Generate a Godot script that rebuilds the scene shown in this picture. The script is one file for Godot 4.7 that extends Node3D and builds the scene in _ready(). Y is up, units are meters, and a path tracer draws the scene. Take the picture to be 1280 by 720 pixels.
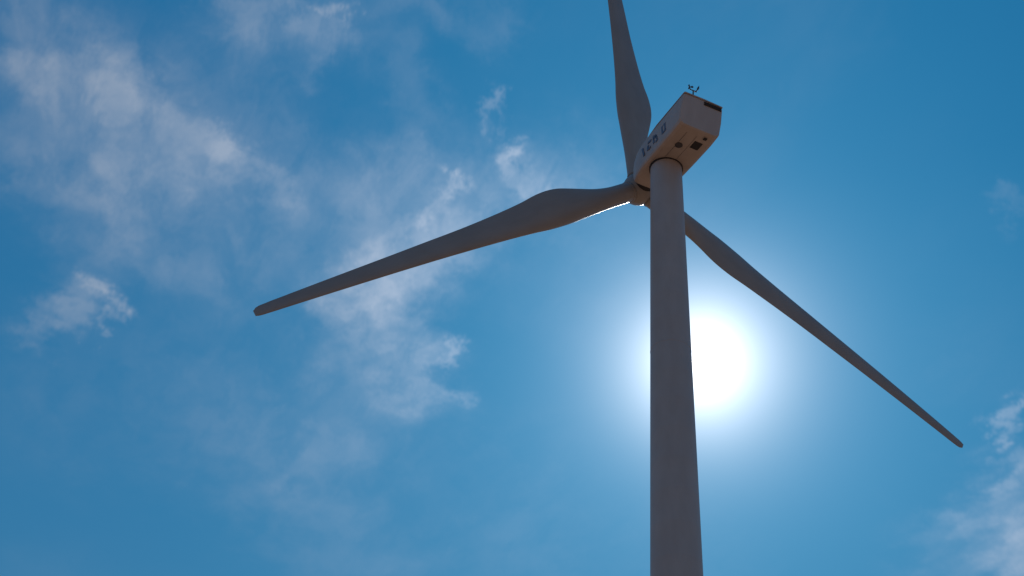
extends Node3D
# A wind turbine seen from below against the sun, under thin broken cirrus.

const HUB_HEIGHT := 86.067
const NACELLE_YAW := 31.55      # degrees the rotor is turned away to the left of the viewer
const SHAFT_TILT := 5.321
const OVERHANG := 4.842         # tower axis to rotor centre
const ROTOR_TURN := -8.929
const CONE := 1.326
const SUN_AZIMUTH := 1.693
const SUN_ELEVATION := 37.437

# thin clouds: bearing and elevation of both ends, half width (degrees), density
const WISPS := [
	[-41.51, 46.84, -37.80, 45.25, 1.37, 0.24],
	[-40.40, 44.40, -36.91, 45.41, 0.65, 0.20],
	[-38.08, 43.69, -34.17, 44.41, 0.86, 0.18],
	[-34.58, 45.19, -26.43, 43.48, 0.94, 0.26],
	[-35.24, 42.80, -28.52, 42.64, 1.37, 0.24],
	[-32.75, 41.53, -30.78, 39.70, 1.15, 0.20],
	[-32.69, 38.45, -25.71, 38.90, 1.44, 0.12],
	[-39.66, 41.66, -36.55, 40.91, 1.44, 0.16],
	[-36.84, 44.85, -24.50, 40.79, 3.96, 0.12],
	[-39.96, 45.22, -35.57, 43.42, 2.16, 0.08],
	[-30.92, 50.02, -23.27, 50.94, 1.01, 0.28],
	[-23.28, 51.39, -22.51, 51.46, 0.25, 0.34],
	[-27.77, 49.16, -24.89, 50.11, 1.44, 0.14],
	[-24.11, 49.54, -23.92, 48.33, 0.43, 0.10],
	[-30.79, 46.62, -25.88, 45.95, 1.80, 0.10],
	[-20.73, 52.58, -10.85, 52.73, 0.90, 0.12],
	[-19.40, 50.31, -15.57, 48.30, 0.90, 0.08],
	[-12.28, 47.36, -10.42, 49.97, 0.32, 0.20],
	[-11.75, 48.64, -10.55, 50.07, 0.22, 0.20],
	[-10.82, 46.04, -10.08, 47.51, 0.29, 0.26],
	[-10.25, 46.43, -10.47, 47.31, 0.18, 0.20],
	[-9.85, 45.74, -8.23, 44.94, 0.50, 0.26],
	[-15.04, 42.96, -14.08, 44.94, 0.32, 0.26],
	[-14.55, 44.75, -13.58, 44.99, 0.29, 0.22],
	[-18.65, 43.96, -7.26, 45.51, 1.80, 0.20],
	[-16.94, 40.93, -13.43, 42.77, 1.62, 0.24],
	[-18.73, 38.51, -14.14, 41.25, 1.62, 0.26],
	[-17.09, 39.46, -14.62, 36.14, 1.22, 0.28],
	[-18.75, 36.70, -14.99, 35.74, 1.80, 0.12],
	[-13.44, 37.16, -12.52, 37.65, 0.25, 0.30],
	[-13.48, 36.26, -11.69, 35.89, 0.25, 0.14],
	[-32.26, 36.47, -31.07, 36.07, 0.40, 0.34],
	[-33.45, 35.35, -31.52, 36.24, 0.79, 0.20],
	[-34.69, 34.45, -32.46, 34.98, 0.58, 0.16],
	[-31.14, 36.05, -30.44, 35.16, 0.18, 0.22],
	[16.41, 33.49, 17.10, 34.07, 0.32, 0.30],
	[16.27, 31.44, 17.13, 32.31, 0.58, 0.20],
	[16.17, 30.45, 16.39, 25.90, 1.22, 0.36],
	[12.97, 29.67, 13.93, 29.01, 0.50, 0.14],
	[12.68, 28.21, 16.17, 27.84, 1.44, 0.10],
	[19.31, 43.04, 20.03, 41.96, 0.36, 0.10],
	[-25.93, 34.34, -18.64, 32.41, 2.16, 0.07],
	[-19.45, 32.29, -15.96, 27.18, 2.52, 0.08],
	[-24.87, 43.26, -16.96, 45.27, 1.80, 0.10],
	[-27.43, 44.16, -24.13, 43.22, 0.58, 0.18],
	[-20.23, 38.10, -16.85, 38.33, 0.58, 0.14],
	[-30.41, 32.95, -21.45, 31.98, 2.52, 0.06],
	[-15.34, 32.84, -8.35, 30.63, 3.24, 0.05],
]

var paint: StandardMaterial3D
var blade_paint: StandardMaterial3D
var dark_rubber: StandardMaterial3D
var dark_metal: StandardMaterial3D
var letter_blue: StandardMaterial3D
var steel: StandardMaterial3D
var concrete: StandardMaterial3D

var cloud_soft: FastNoiseLite
var cloud_fine: FastNoiseLite
var cloud_field: FastNoiseLite
var sun_dir: Vector3


func bearing(az: float, el: float) -> Vector3:
	var a := deg_to_rad(az)
	var e := deg_to_rad(el)
	return Vector3(sin(a) * cos(e), sin(e), -cos(a) * cos(e))


# ------------------------------------------------------------------ sky

func make_noise(seed_value: int, frequency: float, octaves: int, warp: float) -> FastNoiseLite:
	var n := FastNoiseLite.new()
	n.seed = seed_value
	n.noise_type = FastNoiseLite.TYPE_SIMPLEX_SMOOTH
	n.frequency = frequency
	n.fractal_type = FastNoiseLite.FRACTAL_FBM
	n.fractal_octaves = octaves
	n.fractal_gain = 0.55
	if warp > 0.0:
		n.domain_warp_enabled = true
		n.domain_warp_type = FastNoiseLite.DOMAIN_WARP_SIMPLEX
		n.domain_warp_amplitude = warp
		n.domain_warp_frequency = frequency * 0.8
		n.domain_warp_fractal_octaves = 3
	return n


func sky_colour(az: float, el: float, use_wisps: bool) -> Color:
	var d := bearing(az, el)
	var theta := rad_to_deg(acos(clampf(d.dot(sun_dir), -1.0, 1.0)))
	# clear air: deep blue, paler towards the sun and the horizon
	var near := exp(-theta / 16.0)
	var low := clampf((45.0 - el) / 18.0, 0.0, 1.5)
	var r := 0.006 + 0.030 * near + 0.022 * low
	var g := 0.110 + 0.205 * near + 0.046 * low
	var b := 0.282 + 0.310 * near + 0.050 * low
	var haze := exp(-el / 7.0) * 0.6
	r += (0.26 - r) * haze
	g += (0.36 - g) * haze
	b += (0.50 - b) * haze
	# light scattered forward round the sun
	var halo := 2.6 * exp(-theta / 1.7) + 0.07 * exp(-theta / 6.5)
	r += halo * 1.06
	g += halo * 0.98
	b += halo * 0.95
	# thin cloud in a high level layer
	var p := d * (100.0 / maxf(d.y, 0.08))
	# drawn out by the wind along one bearing
	var along := (p.x * 0.5 + p.z * 0.866) * 0.5
	var across := -p.x * 0.866 + p.z * 0.5
	var soft := cloud_soft.get_noise_2d(along, across) * 0.5 + 0.5
	var fine := cloud_fine.get_noise_2d(along, across) * 0.5 + 0.5
	var field := cloud_field.get_noise_2d(p.x, p.z) * 0.5 + 0.5
	var body := 0.0
	if use_wisps:
		var k := cos(deg_to_rad(el))
		var frayed_az := az + (cloud_soft.get_noise_2d(p.x + 300.0, p.z) * 1.5 + cloud_fine.get_noise_2d(p.x, p.z + 300.0) * 0.9) / k
		var frayed_el := el + cloud_soft.get_noise_2d(p.x, p.z - 300.0) * 1.5 + cloud_fine.get_noise_2d(p.x - 300.0, p.z) * 0.9
		for w in WISPS:
			var ax: float = (frayed_az - w[0]) * k
			if absf(ax) > 14.0:
				continue
			var ay: float = frayed_el - w[1]
			var bx: float = (w[2] - w[0]) * k
			var by: float = w[3] - w[1]
			var s := clampf((ax * bx + ay * by) / (bx * bx + by * by + 0.0001), 0.0, 1.0)
			var ex := ax - bx * s
			var ey := ay - by * s
			var q: float = (ex * ex + ey * ey) / (w[4] * w[4])
			if q < 9.0:
				body += w[5] * exp(-q * 0.9)
	else:
		body = 0.35 * smoothstep(0.42, 0.75, field)
	body += 0.045 * smoothstep(0.45, 0.8, field)
	var curl := smoothstep(0.15, 0.85, soft * 0.5 + fine * 0.5)
	var density := clampf(body * (0.35 + 1.1 * curl), 0.0, 0.75)
	var lit := 0.32 + 0.75 * near
	r += maxf(lit * 0.79 - r, 0.0) * density
	g += maxf(lit * 0.93 - g, 0.0) * density
	b += maxf(lit * 1.16 - b, 0.0) * density
	return Color(r, g, b, 1.0)


func make_panorama() -> Image:
	cloud_soft = make_noise(11, 0.045, 5, 14.0)
	cloud_fine = make_noise(23, 0.15, 5, 6.0)
	cloud_field = make_noise(5, 0.011, 3, 20.0)
	var w := 4096
	var h := 2048
	# the whole dome coarsely ...
	var cw := 1024
	var ch := 512
	var coarse := Image.create(cw, ch, false, Image.FORMAT_RGBAF)
	for y in ch:
		var el := 90.0 - (y + 0.5) / ch * 180.0
		for x in cw:
			var az := (x + 0.5) / cw * 360.0
			if az > 180.0:
				az -= 360.0
			if el < -1.0:
				coarse.set_pixel(x, y, Color(0.1, 0.11, 0.1, 1.0))
			else:
				coarse.set_pixel(x, y, sky_colour(az, maxf(el, 0.0), az > -62.0 and az < 42.0 and el > 10.0 and el < 72.0))
	coarse.resize(w, h, Image.INTERPOLATE_BILINEAR)
	# ... and the part of it round the turbine finely
	for y in range(int((90.0 - 60.0) / 180.0 * h), int((90.0 - 18.0) / 180.0 * h)):
		var el := 90.0 - (y + 0.5) / h * 180.0
		for i in range(int(-54.0 / 360.0 * w), int(34.0 / 360.0 * w)):
			var az := (i + 0.5) / w * 360.0
			coarse.set_pixel(posmod(i, w), y, sky_colour(az, el, true))
	return coarse


# ------------------------------------------------------------------ mesh helpers

func loft(st: SurfaceTool, rings: Array, cap_start := true, cap_end := true, smooth := true) -> void:
	# rings: arrays of the same number of points, closed round
	var n: int = rings[0].size()
	var volume := 0.0
	var middle: Vector3 = Vector3.ZERO
	for q in rings[0]:
		middle += q
	for q in rings[-1]:
		middle += q
	middle /= 2.0 * n
	for i in rings.size() - 1:
		for j in n:
			var a: Vector3 = rings[i][j] - middle
			var b: Vector3 = rings[i][(j + 1) % n] - middle
			var c: Vector3 = rings[i + 1][j] - middle
			volume += a.dot(b.cross(c))
	var flip := volume > 0.0
	st.set_smooth_group(0 if smooth else -1)
	for i in rings.size() - 1:
		for j in n:
			var k := (j + 1) % n
			tri(st, rings[i][j], rings[i + 1][j], rings[i][k], flip)
			tri(st, rings[i][k], rings[i + 1][j], rings[i + 1][k], flip)
	st.set_smooth_group(-1)
	for e in 2:
		if (e == 0 and not cap_start) or (e == 1 and not cap_end):
			continue
		var ring: Array = rings[0] if e == 0 else rings[-1]
		var m := Vector3.ZERO
		for q in ring:
			m += q
		m /= n
		for j in n:
			tri(st, m, ring[j], ring[(j + 1) % n], flip if e == 0 else not flip)


func tri(st: SurfaceTool, a: Vector3, b: Vector3, c: Vector3, flip: bool) -> void:
	st.add_vertex(a)
	st.add_vertex(c if flip else b)
	st.add_vertex(b if flip else c)


func start() -> SurfaceTool:
	var st := SurfaceTool.new()
	st.begin(Mesh.PRIMITIVE_TRIANGLES)
	return st


func part(called: String, st: SurfaceTool, material: Material, parent: Node) -> MeshInstance3D:
	st.generate_normals()
	var o := MeshInstance3D.new()
	o.name = called
	o.mesh = st.commit()
	o.material_override = material
	o.cast_shadow = GeometryInstance3D.SHADOW_CASTING_SETTING_ON
	parent.add_child(o, true)
	return o


func circle(centre: Vector3, u: Vector3, v: Vector3, r: float, n: int) -> Array:
	var ring := []
	for j in n:
		var a := TAU * j / n
		ring.append(centre + (u * cos(a) + v * sin(a)) * r)
	return ring


func lathe(st: SurfaceTool, axis: Vector3, u: Vector3, profile: Array, n: int, smooth := true) -> void:
	# profile: [distance along the axis, radius]
	var v := axis.cross(u)
	var rings := []
	for q in profile:
		rings.append(circle(axis * q[0], u, v, q[1], n))
	loft(st, rings, true, true, smooth)


func box(st: SurfaceTool, centre: Vector3, size: Vector3, bevel: float) -> void:
	# a box whose twelve edges are chamfered
	var h := size * 0.5
	var rings := []
	for q in [[-h.y, bevel], [-h.y + bevel, 0.0], [h.y - bevel, 0.0], [h.y, bevel]]:
		var x: float = h.x - q[1]
		var z: float = h.z - q[1]
		var y: float = q[0]
		var ring := []
		for c in [[x, z - bevel], [x - bevel, z], [-x + bevel, z], [-x, z - bevel], [-x, -z + bevel], [-x + bevel, -z], [x - bevel, -z], [x, -z + bevel]]:
			ring.append(centre + Vector3(c[0], y, c[1]))
		rings.append(ring)
	loft(st, rings, true, true, false)


func tube(st: SurfaceTool, a: Vector3, b: Vector3, ra: float, rb: float, n := 10) -> void:
	var d := (b - a).normalized()
	var u := d.cross(Vector3.RIGHT if absf(d.x) < 0.8 else Vector3.UP).normalized()
	var v := d.cross(u)
	loft(st, [circle(a, u, v, ra, n), circle(b, u, v, rb, n)])


# ------------------------------------------------------------------ materials

func noise_texture(seed_value: int, frequency: float, low: Color, high: Color, octaves := 5) -> NoiseTexture2D:
	var n := FastNoiseLite.new()
	n.seed = seed_value
	n.frequency = frequency
	n.fractal_octaves = octaves
	var ramp := Gradient.new()
	ramp.set_color(0, low)
	ramp.set_color(1, high)
	ramp.set_offset(0, 0.25)
	ramp.set_offset(1, 0.75)
	var t := NoiseTexture2D.new()
	t.width = 512
	t.height = 512
	t.seamless = true
	t.noise = n
	t.color_ramp = ramp
	return t


func painted(base: Color, seed_value: int, roughness: float, scale: float) -> StandardMaterial3D:
	# gel coat with faint grime
	var m := StandardMaterial3D.new()
	m.albedo_color = base
	m.albedo_texture = noise_texture(seed_value, 0.012, Color(0.965, 0.96, 0.955), Color(1, 1, 1))
	m.roughness = roughness
	m.metallic_specular = 0.5
	m.uv1_triplanar = true
	m.uv1_scale = Vector3(0.11, 0.035, 0.11) * scale
	return m


func plain(base: Color, roughness: float, metallic := 0.0) -> StandardMaterial3D:
	var m := StandardMaterial3D.new()
	m.albedo_color = base
	m.roughness = roughness
	m.metallic = metallic
	return m


func make_materials() -> void:
	paint = painted(Color(0.66, 0.62, 0.59), 3, 0.5, 1.0)
	blade_paint = painted(Color(0.55, 0.53, 0.51), 8, 0.42, 1.0)
	dark_rubber = plain(Color(0.17, 0.16, 0.17), 0.8)
	dark_metal = plain(Color(0.25, 0.24, 0.25), 0.55)
	letter_blue = plain(Color(0.33, 0.35, 0.42), 0.5)
	steel = plain(Color(0.45, 0.45, 0.46), 0.4, 0.8)
	concrete = painted(Color(0.58, 0.56, 0.53), 14, 0.9, 2.0)


# ------------------------------------------------------------------ turbine parts

func blade_mesh() -> Dictionary:
	# stations: span, chord, thickness ratio, twist (degrees), 0 round root .. 1 airfoil, axis share of the chord
	var stations := [
		[1.25, 1.86, 1.0, 15.0, 0.0, 0.5], [2.4, 1.86, 1.0, 15.0, 0.0, 0.5], [3.6, 1.90, 0.92, 15.0, 0.12, 0.49],
		[5.0, 2.14, 0.74, 15.0, 0.40, 0.45], [6.4, 2.58, 0.56, 14.5, 0.70, 0.40], [7.8, 3.04, 0.43, 14.0, 0.90, 0.36],
		[9.0, 3.40, 0.36, 13.0, 1.0, 0.34], [10.2, 3.50, 0.32, 12.0, 1.0, 0.33], [11.4, 3.40, 0.29, 10.8, 1.0, 0.33],
		[13.0, 3.02, 0.26, 9.0, 1.0, 0.33], [15.0, 2.68, 0.24, 7.2, 1.0, 0.33], [17.5, 2.36, 0.22, 5.6, 1.0, 0.33],
		[20.0, 2.10, 0.21, 4.2, 1.0, 0.33], [23.5, 1.84, 0.20, 2.8, 1.0, 0.32], [27.0, 1.60, 0.19, 1.6, 1.0, 0.32],
		[31.0, 1.36, 0.18, 0.6, 1.0, 0.32], [35.0, 1.12, 0.17, -0.2, 1.0, 0.32], [37.6, 0.96, 0.17, -0.6, 1.0, 0.32],
		[39.0, 0.86, 0.16, -0.8, 1.0, 0.32], [39.7, 0.72, 0.15, -0.8, 1.0, 0.33], [39.97, 0.48, 0.14, -0.8, 1.0, 0.36]]
	# finer stations between these
	var rings := []
	for i in stations.size() - 1:
		var steps := 3 if i < 12 else 2
		for k in steps:
			rings.append(airfoil(mixed(stations, i, float(k) / steps)))
	rings.append(airfoil(stations[-1]))
	var st := start()
	loft(st, rings)
	st.generate_normals()
	return {"mesh": st.commit(), "stations": stations}


func mixed(s: Array, i: int, t: float) -> Array:
	var a: Array = s[maxi(i - 1, 0)]
	var b: Array = s[i]
	var c: Array = s[i + 1]
	var d: Array = s[mini(i + 2, s.size() - 1)]
	var out := []
	for k in b.size():
		out.append(cubic_interpolate_in_time(b[k], c[k], a[k], d[k], t, c[0] - b[0], minf(a[0] - b[0], -0.01), maxf(d[0] - b[0], c[0] - b[0] + 0.01)) if k > 0 else lerpf(b[0], c[0], t))
	out[4] = clampf(out[4], 0.0, 1.0)
	return out


func airfoil(s: Array) -> Array:
	var n := 36
	var ring := []
	var chord: float = s[1]
	var thick: float = s[2]
	var twist := deg_to_rad(s[3])
	for j in n:
		var a := TAU * j / n
		var xc := 0.5 - 0.5 * cos(a)          # 0 leading edge, 1 trailing edge
		var side := signf(sin(a)) if absf(sin(a)) > 0.0001 else 0.0
		var half := 5.0 * thick * (0.2969 * sqrt(xc) - 0.1260 * xc - 0.3516 * xc * xc + 0.2843 * xc * xc * xc - 0.1015 * xc * xc * xc * xc) + 0.004
		var camber := 0.03 * (1.0 - pow((xc - 0.42) / 0.58, 2.0)) if xc > 0.42 else 0.03 * (1.0 - pow((0.42 - xc) / 0.42, 2.0))
		var z_foil := -side * half - camber
		var z_round := -0.5 * sin(a)
		var x: float = (s[5] - xc) * chord
		var z: float = lerpf(z_round * thick, z_foil, s[4]) * chord
		# a little bend away from the tower towards the tip
		var bend: float = 0.9 * pow(s[0] / 40.0, 2.5)
		ring.append(Vector3(x * cos(twist) - z * sin(twist), s[0], x * sin(twist) + z * cos(twist) + bend))
	return ring


func nacelle_ring(back: float, half_w: float, low: float, high: float, cut_low: float, cut_high: float, lean := 0.0) -> Array:
	# section across the nacelle: x right, y up, z towards the tail; lean moves the lower edge forward
	var ring := []
	var span := high - low
	for c in [
		[half_w, low + cut_low], [half_w + 0.05, low + span * 0.5], [half_w, high - cut_high], [half_w - cut_high * 0.3, high - cut_high * 0.3], [half_w - cut_high, high],
		[0.0, high + 0.06], [-half_w + cut_high, high], [-half_w + cut_high * 0.3, high - cut_high * 0.3], [-half_w, high - cut_high], [-half_w - 0.05, low + span * 0.5], [-half_w, low + cut_low],
		[-half_w + cut_low * 0.3, low + cut_low * 0.3], [-half_w + cut_low, low], [0.0, low - 0.02], [half_w - cut_low, low], [half_w - cut_low * 0.3, low + cut_low * 0.3]]:
		ring.append(Vector3(c[0], c[1], back - lean * (high - c[1]) / span))
	return ring


func make_turbine() -> Node3D:
	var turbine := Node3D.new()
	turbine.name = "wind_turbine"
	turbine.set_meta("label", "tall pale grey three bladed wind turbine backlit against the sky")
	turbine.set_meta("category", "wind turbine")
	add_child(turbine)

	# ---- tower: tapered steel cans bolted together
	var underside := HUB_HEIGHT - 1.234
	var top := underside - 0.22
	var tower := Node3D.new()
	tower.name = "tower"
	turbine.add_child(tower)
	var joints := [0.25, 21.0, 42.5, 64.0, top]
	for i in 4:
		var y0: float = joints[i] + 0.004
		var y1: float = joints[i + 1] - 0.004
		var st := start()
		var profile := []
		var cans := 8
		for k in cans + 1:
			var y := lerpf(y0, y1, float(k) / cans)
			var r := tower_radius(y)
			if k > 0 and k < cans:      # weld seam between two rolled plates
				profile.append([y - 0.03, r])
				profile.append([y, r + 0.002])
				profile.append([y + 0.03, r])
			else:
				profile.append([y, r])
		lathe(st, Vector3.UP, Vector3.RIGHT, profile, 96)
		part("tower_section", st, paint, tower)
		if i > 0:
			st = start()
			var rj := tower_radius(joints[i])
			lathe(st, Vector3.UP, Vector3.RIGHT, [[joints[i] - 0.05, rj + 0.001], [joints[i] - 0.04, rj + 0.012], [joints[i] + 0.04, rj + 0.012], [joints[i] + 0.05, rj + 0.001]], 96)
			part("flange", st, paint, tower)
	var stb := start()
	lathe(stb, Vector3.UP, Vector3.RIGHT, [[0.0, 3.4], [0.2, 3.4], [0.25, 3.3]], 48, false)
	part("foundation", stb, concrete, turbine)
	# door at the foot, reached by a short stair
	var door := Node3D.new()
	door.name = "door"
	turbine.add_child(door)
	door.position = Vector3(0, 1.0, 0)
	door.rotation.y = deg_to_rad(120)
	var sd := start()
	box(sd, Vector3(0, 1.1, 2.26), Vector3(0.95, 2.2, 0.12), 0.03)
	part("door_leaf", sd, dark_metal, door)
	sd = start()
	box(sd, Vector3(0.35, 1.1, 2.34), Vector3(0.04, 0.18, 0.05), 0.01)
	part("handle", sd, steel, door)

	# ---- nacelle, in its own axes: -z forward along the shaft
	var nacelle := Node3D.new()
	nacelle.name = "nacelle"
	nacelle.position = Vector3(0, HUB_HEIGHT, 0)
	nacelle.rotation = Vector3(deg_to_rad(SHAFT_TILT), deg_to_rad(NACELLE_YAW), 0)
	turbine.add_child(nacelle)
	var sn := start()
	loft(sn, [
		nacelle_ring(-3.30, 1.40, -0.95, 1.45, 0.35, 0.40), nacelle_ring(-3.10, 1.56, -1.10, 1.62, 0.35, 0.40),
		nacelle_ring(-2.2, 1.80, -1.234, 1.80, 0.32, 0.34), nacelle_ring(-1.0, 1.93, -1.234, 1.90, 0.30, 0.30),
		nacelle_ring(1.5, 1.98, -1.234, 1.93, 0.30, 0.28), nacelle_ring(4.6, 2.00, -1.234, 1.93, 0.34, 0.26, 0.15),
		nacelle_ring(6.16, 2.00, -1.14, 1.93, 0.40, 0.22, 0.52), nacelle_ring(6.30, 1.94, -1.06, 1.90, 0.40, 0.20, 0.52)], true, true, false)
	part("housing", sn, paint, nacelle)
	# roof lid, a little proud of the sides and of the tail
	var sr := start()
	var lid := []
	for q in [[-2.0, 1.70, 1.83], [1.5, 1.92, 1.955], [6.24, 1.95, 1.955], [6.40, 1.92, 1.955]]:
		lid.append([Vector3(q[1], q[2], q[0]), Vector3(q[1], q[2] + 0.05, q[0]), Vector3(q[1] - 0.1, q[2] + 0.09, q[0]), Vector3(0, q[2] + 0.14, q[0]),
			Vector3(-q[1] + 0.1, q[2] + 0.09, q[0]), Vector3(-q[1], q[2] + 0.05, q[0]), Vector3(-q[1], q[2], q[0]), Vector3(0, q[2] + 0.02, q[0])])
	loft(sr, lid, true, true, false)
	part("roof_lid", sr, paint, nacelle)
	# air outlet under the lid on the right of the tail: dark slot with louvres
	var vent := Node3D.new()
	vent.name = "air_outlet"
	turbine.add_child(vent)
	vent.position = Vector3(0.98, 1.70, 6.31)
	vent.rotation.x = deg_to_rad(9.5)
	vent.transform = nacelle.transform * vent.transform
	var sv := start()
	box(sv, Vector3(0, 0, 0), Vector3(1.75, 0.34, 0.05), 0.015)
	part("recess", sv, dark_rubber, vent)
	for k in 3:
		sv = start()
		box(sv, Vector3(0, -0.11 + 0.11 * k, 0.035), Vector3(1.7, 0.02, 0.05), 0.006)
		part("louvre", sv, dark_metal, vent)
	# underside: two hatches and a round port behind the tower
	var sh := start()
	box(sh, Vector3(0.72, -1.262, 4.05), Vector3(0.80, 0.05, 0.95), 0.02)
	part("crane_hatch", sh, dark_rubber, nacelle)
	sh = start()
	box(sh, Vector3(0.95, -1.258, 5.15), Vector3(0.32, 0.05, 0.32), 0.02)
	part("small_hatch", sh, dark_rubber, nacelle)
	sh = start()
	lathe(sh, Vector3.UP, Vector3.RIGHT, [[-0.03, 0.34], [0.03, 0.34]], 28, false)
	var port := part("round_port", sh, dark_metal, nacelle)
	port.position = Vector3(-0.62, -1.262, 3.35)
	for x in [-1.0, 0.0]:
		sh = start()
		box(sh, Vector3(x + 0.15, -1.257, 3.1), Vector3(0.02, 0.02, 4.0), 0.004)
		part("panel_seam", sh, dark_metal, nacelle)
	# yaw bearing
	var sy := start()
	lathe(sy, Vector3.UP, Vector3.RIGHT, [[-0.36, 1.36], [-0.20, 1.36], [-0.19, 1.50], [0.02, 1.50]], 72, false)
	var yaw := part("yaw_bearing", sy, dark_rubber, turbine)
	yaw.position = Vector3(0, underside - 0.02, 0)
	# dark blue lettering on the left flank: strokes too far away to read
	var lettering := Node3D.new()
	lettering.name = "lettering"
	turbine.add_child(lettering)
	lettering.transform = nacelle.transform * Transform3D(Basis.IDENTITY, Vector3(-2.03, 0.32, 0))
	for g in glyphs():
		var sl := start()
		for s in g:
			stroke(sl, s[0], s[1], s[2], s[3], 0.24)
		part("letter", sl, letter_blue, lettering)
	# wind sensors on the roof near the tail
	var mast := Node3D.new()
	mast.name = "wind_sensor"
	turbine.add_child(mast)
	mast.transform = nacelle.transform * Transform3D(Basis.IDENTITY, Vector3(-0.85, 2.05, 6.0))
	var sm := start()
	tube(sm, Vector3.ZERO, Vector3(0, 0.95, 0), 0.07, 0.06)
	tube(sm, Vector3(-0.34, 0.95, 0), Vector3(0.34, 0.95, 0), 0.05, 0.05)
	part("mast", sm, dark_metal, mast)
	sm = start()
	tube(sm, Vector3(-0.32, 0.95, 0), Vector3(-0.32, 1.25, 0), 0.03, 0.03)
	for k in 3:
		var a := TAU * k / 3.0 + 0.4
		var e := Vector3(-0.32 + 0.17 * cos(a), 1.25, 0.17 * sin(a))
		tube(sm, Vector3(-0.32, 1.25, 0), e, 0.03, 0.03, 6)
		tube(sm, e, e + Vector3(-sin(a), 0, cos(a)) * 0.12, 0.13, 0.03)
	part("cup_anemometer", sm, dark_metal, mast)
	sm = start()
	tube(sm, Vector3(0.32, 0.95, 0), Vector3(0.32, 1.12, 0), 0.03, 0.03)
	tube(sm, Vector3(0.32, 1.12, -0.25), Vector3(0.32, 1.12, 0.25), 0.03, 0.03)
	box(sm, Vector3(0.32, 1.14, 0.28), Vector3(0.04, 0.34, 0.34), 0.008)
	part("wind_vane", sm, dark_metal, mast)

	# ---- rotor
	var hub := Node3D.new()
	hub.name = "hub"
	hub.transform = nacelle.transform * Transform3D(Basis.IDENTITY, Vector3(0, 0, -OVERHANG))
	turbine.add_child(hub)
	var su := start()
	var nose := []
	for k in 15:
		var a := PI * k / 14.0 * 0.78
		nose.append([cos(a) * (1.75 if a < PI / 2 else 1.45), maxf(sin(a) * 1.52, 0.01)])
	lathe(su, Vector3.FORWARD, Vector3.RIGHT, nose, 48)
	part("spinner", su, blade_paint, hub)
	su = start()
	lathe(su, Vector3.FORWARD, Vector3.RIGHT, [[-1.72, 1.02], [-1.0, 1.02]], 48, false)
	part("shaft_seal", su, dark_rubber, hub)

	var shape := blade_mesh()
	for k in 3:
		var blade := Node3D.new()
		blade.name = "blade"
		turbine.add_child(blade, true)
		var turn := deg_to_rad(ROTOR_TURN + 120.0 * k)
		var along := Vector3(sin(turn), cos(turn), 0) * cos(deg_to_rad(CONE)) + Vector3.FORWARD * sin(deg_to_rad(CONE))
		var edge := along.cross(Vector3.FORWARD).normalized()
		blade.transform = hub.transform * Transform3D(Basis(edge, along, edge.cross(along)), Vector3.ZERO)
		var shell := MeshInstance3D.new()
		shell.name = "blade_shell"
		shell.mesh = shape.mesh
		shell.material_override = blade_paint
		blade.add_child(shell)
		var sc := start()
		lathe(sc, Vector3.UP, Vector3.RIGHT, [[1.34, 0.94], [1.36, 0.98], [1.50, 0.98], [1.52, 0.94]], 48, false)
		part("root_collar", sc, blade_paint, blade)
		sc = start()
		lathe(sc, Vector3.BACK, Vector3.RIGHT, [[-0.075, 0.045], [0.075, 0.045]], 14, false)
		var receptor := part("lightning_receptor", sc, steel, blade)
		receptor.position = Vector3(-0.05, 38.4, 0.83)
	return turbine


func tower_radius(y: float) -> float:
	return lerpf(2.283, 1.402, y / 84.833)


func stroke(st: SurfaceTool, z0: float, y0: float, z1: float, y1: float, width: float) -> void:
	var a := Vector3(0, y0, z0)
	var b := Vector3(0, y1, z1)
	var d := (b - a).normalized()
	var side := d.cross(Vector3.RIGHT) * width * 0.5
	var out := Vector3(0.02, 0, 0)
	loft(st, [[a + side - out, a - side - out, a - side + out, a + side + out], [b + side - out, b - side - out, b - side + out, b + side + out]], true, true, false)


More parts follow.
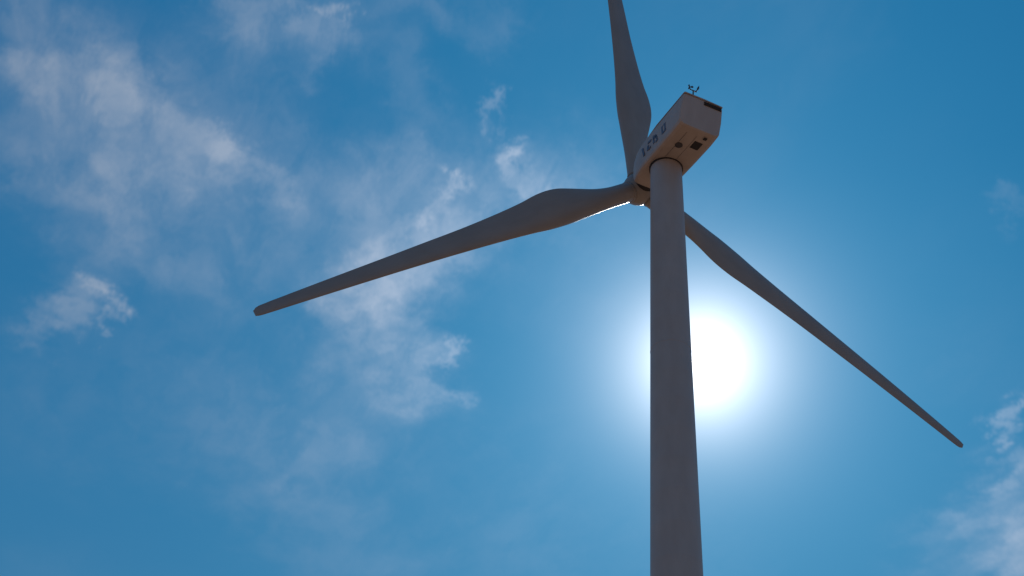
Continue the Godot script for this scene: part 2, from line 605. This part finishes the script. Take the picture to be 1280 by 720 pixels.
func glyphs() -> Array:
	# strokes as [z0, y0, z1, y1]; z runs from the rotor to the tail
	return [
		[[-0.75, 0.5, -0.35, -0.6]],
		[[0.25, 0.42, 0.85, 0.3], [0.3, 0.1, 0.3, -0.5], [0.45, -0.48, 0.8, -0.4]],
		[[1.25, 0.5, 1.4, -0.5], [1.55, 0.35, 1.95, -0.3], [1.7, -0.55, 2.1, -0.5], [1.2, 0.1, 1.9, 0.05]],
		[[2.75, 0.45, 2.9, -0.55], [3.05, 0.4, 3.4, 0.3], [3.3, 0.25, 3.35, -0.45], [3.0, -0.5, 3.5, -0.45]]]


func make_ground() -> void:
	var ground := MeshInstance3D.new()
	ground.name = "ground"
	var pm := PlaneMesh.new()
	pm.size = Vector2(16000, 16000)
	pm.subdivide_width = 40
	pm.subdivide_depth = 40
	ground.mesh = pm
	var m := StandardMaterial3D.new()
	m.albedo_texture = noise_texture(31, 0.02, Color(0.46, 0.36, 0.28), Color(0.62, 0.48, 0.40))
	m.roughness = 1.0
	m.uv1_triplanar = true
	m.uv1_world_triplanar = true
	m.uv1_scale = Vector3(0.05, 0.05, 0.05)
	ground.material_override = m
	ground.set_meta("kind", "structure")
	ground.set_meta("label", "dry grassland round the foot of the turbine")
	ground.set_meta("category", "ground")
	add_child(ground)


func _ready() -> void:
	sun_dir = bearing(SUN_AZIMUTH, SUN_ELEVATION)
	var camera := Camera3D.new()
	camera.name = "camera"
	camera.position = Vector3(0, 1.6, 80.155)
	camera.rotation = Vector3(deg_to_rad(40.565), deg_to_rad(9.261), deg_to_rad(4.551))
	camera.fov = 25.45
	camera.near = 0.1
	camera.far = 20000.0
	add_child(camera)
	camera.current = true

	var sky_material := PanoramaSkyMaterial.new()
	sky_material.panorama = ImageTexture.create_from_image(make_panorama())
	var sky := Sky.new()
	sky.sky_material = sky_material
	var environment := Environment.new()
	environment.background_mode = Environment.BG_SKY
	environment.sky = sky
	environment.tonemap_mode = Environment.TONE_MAPPER_LINEAR
	environment.tonemap_exposure = 1.0
	environment.sdfgi_enabled = true
	environment.ssao_enabled = true
	environment.ssil_enabled = true
	var world := WorldEnvironment.new()
	world.name = "environment"
	world.environment = environment
	add_child(world)

	var sun := DirectionalLight3D.new()
	sun.name = "sun"
	sun.light_energy = 1.2
	sun.light_color = Color(1.0, 0.96, 0.90)
	sun.light_angular_distance = 0.5
	sun.shadow_enabled = true
	add_child(sun)
	sun.look_at_from_position(sun_dir * 1000.0, Vector3.ZERO)

	make_materials()
	make_ground()
	make_turbine()
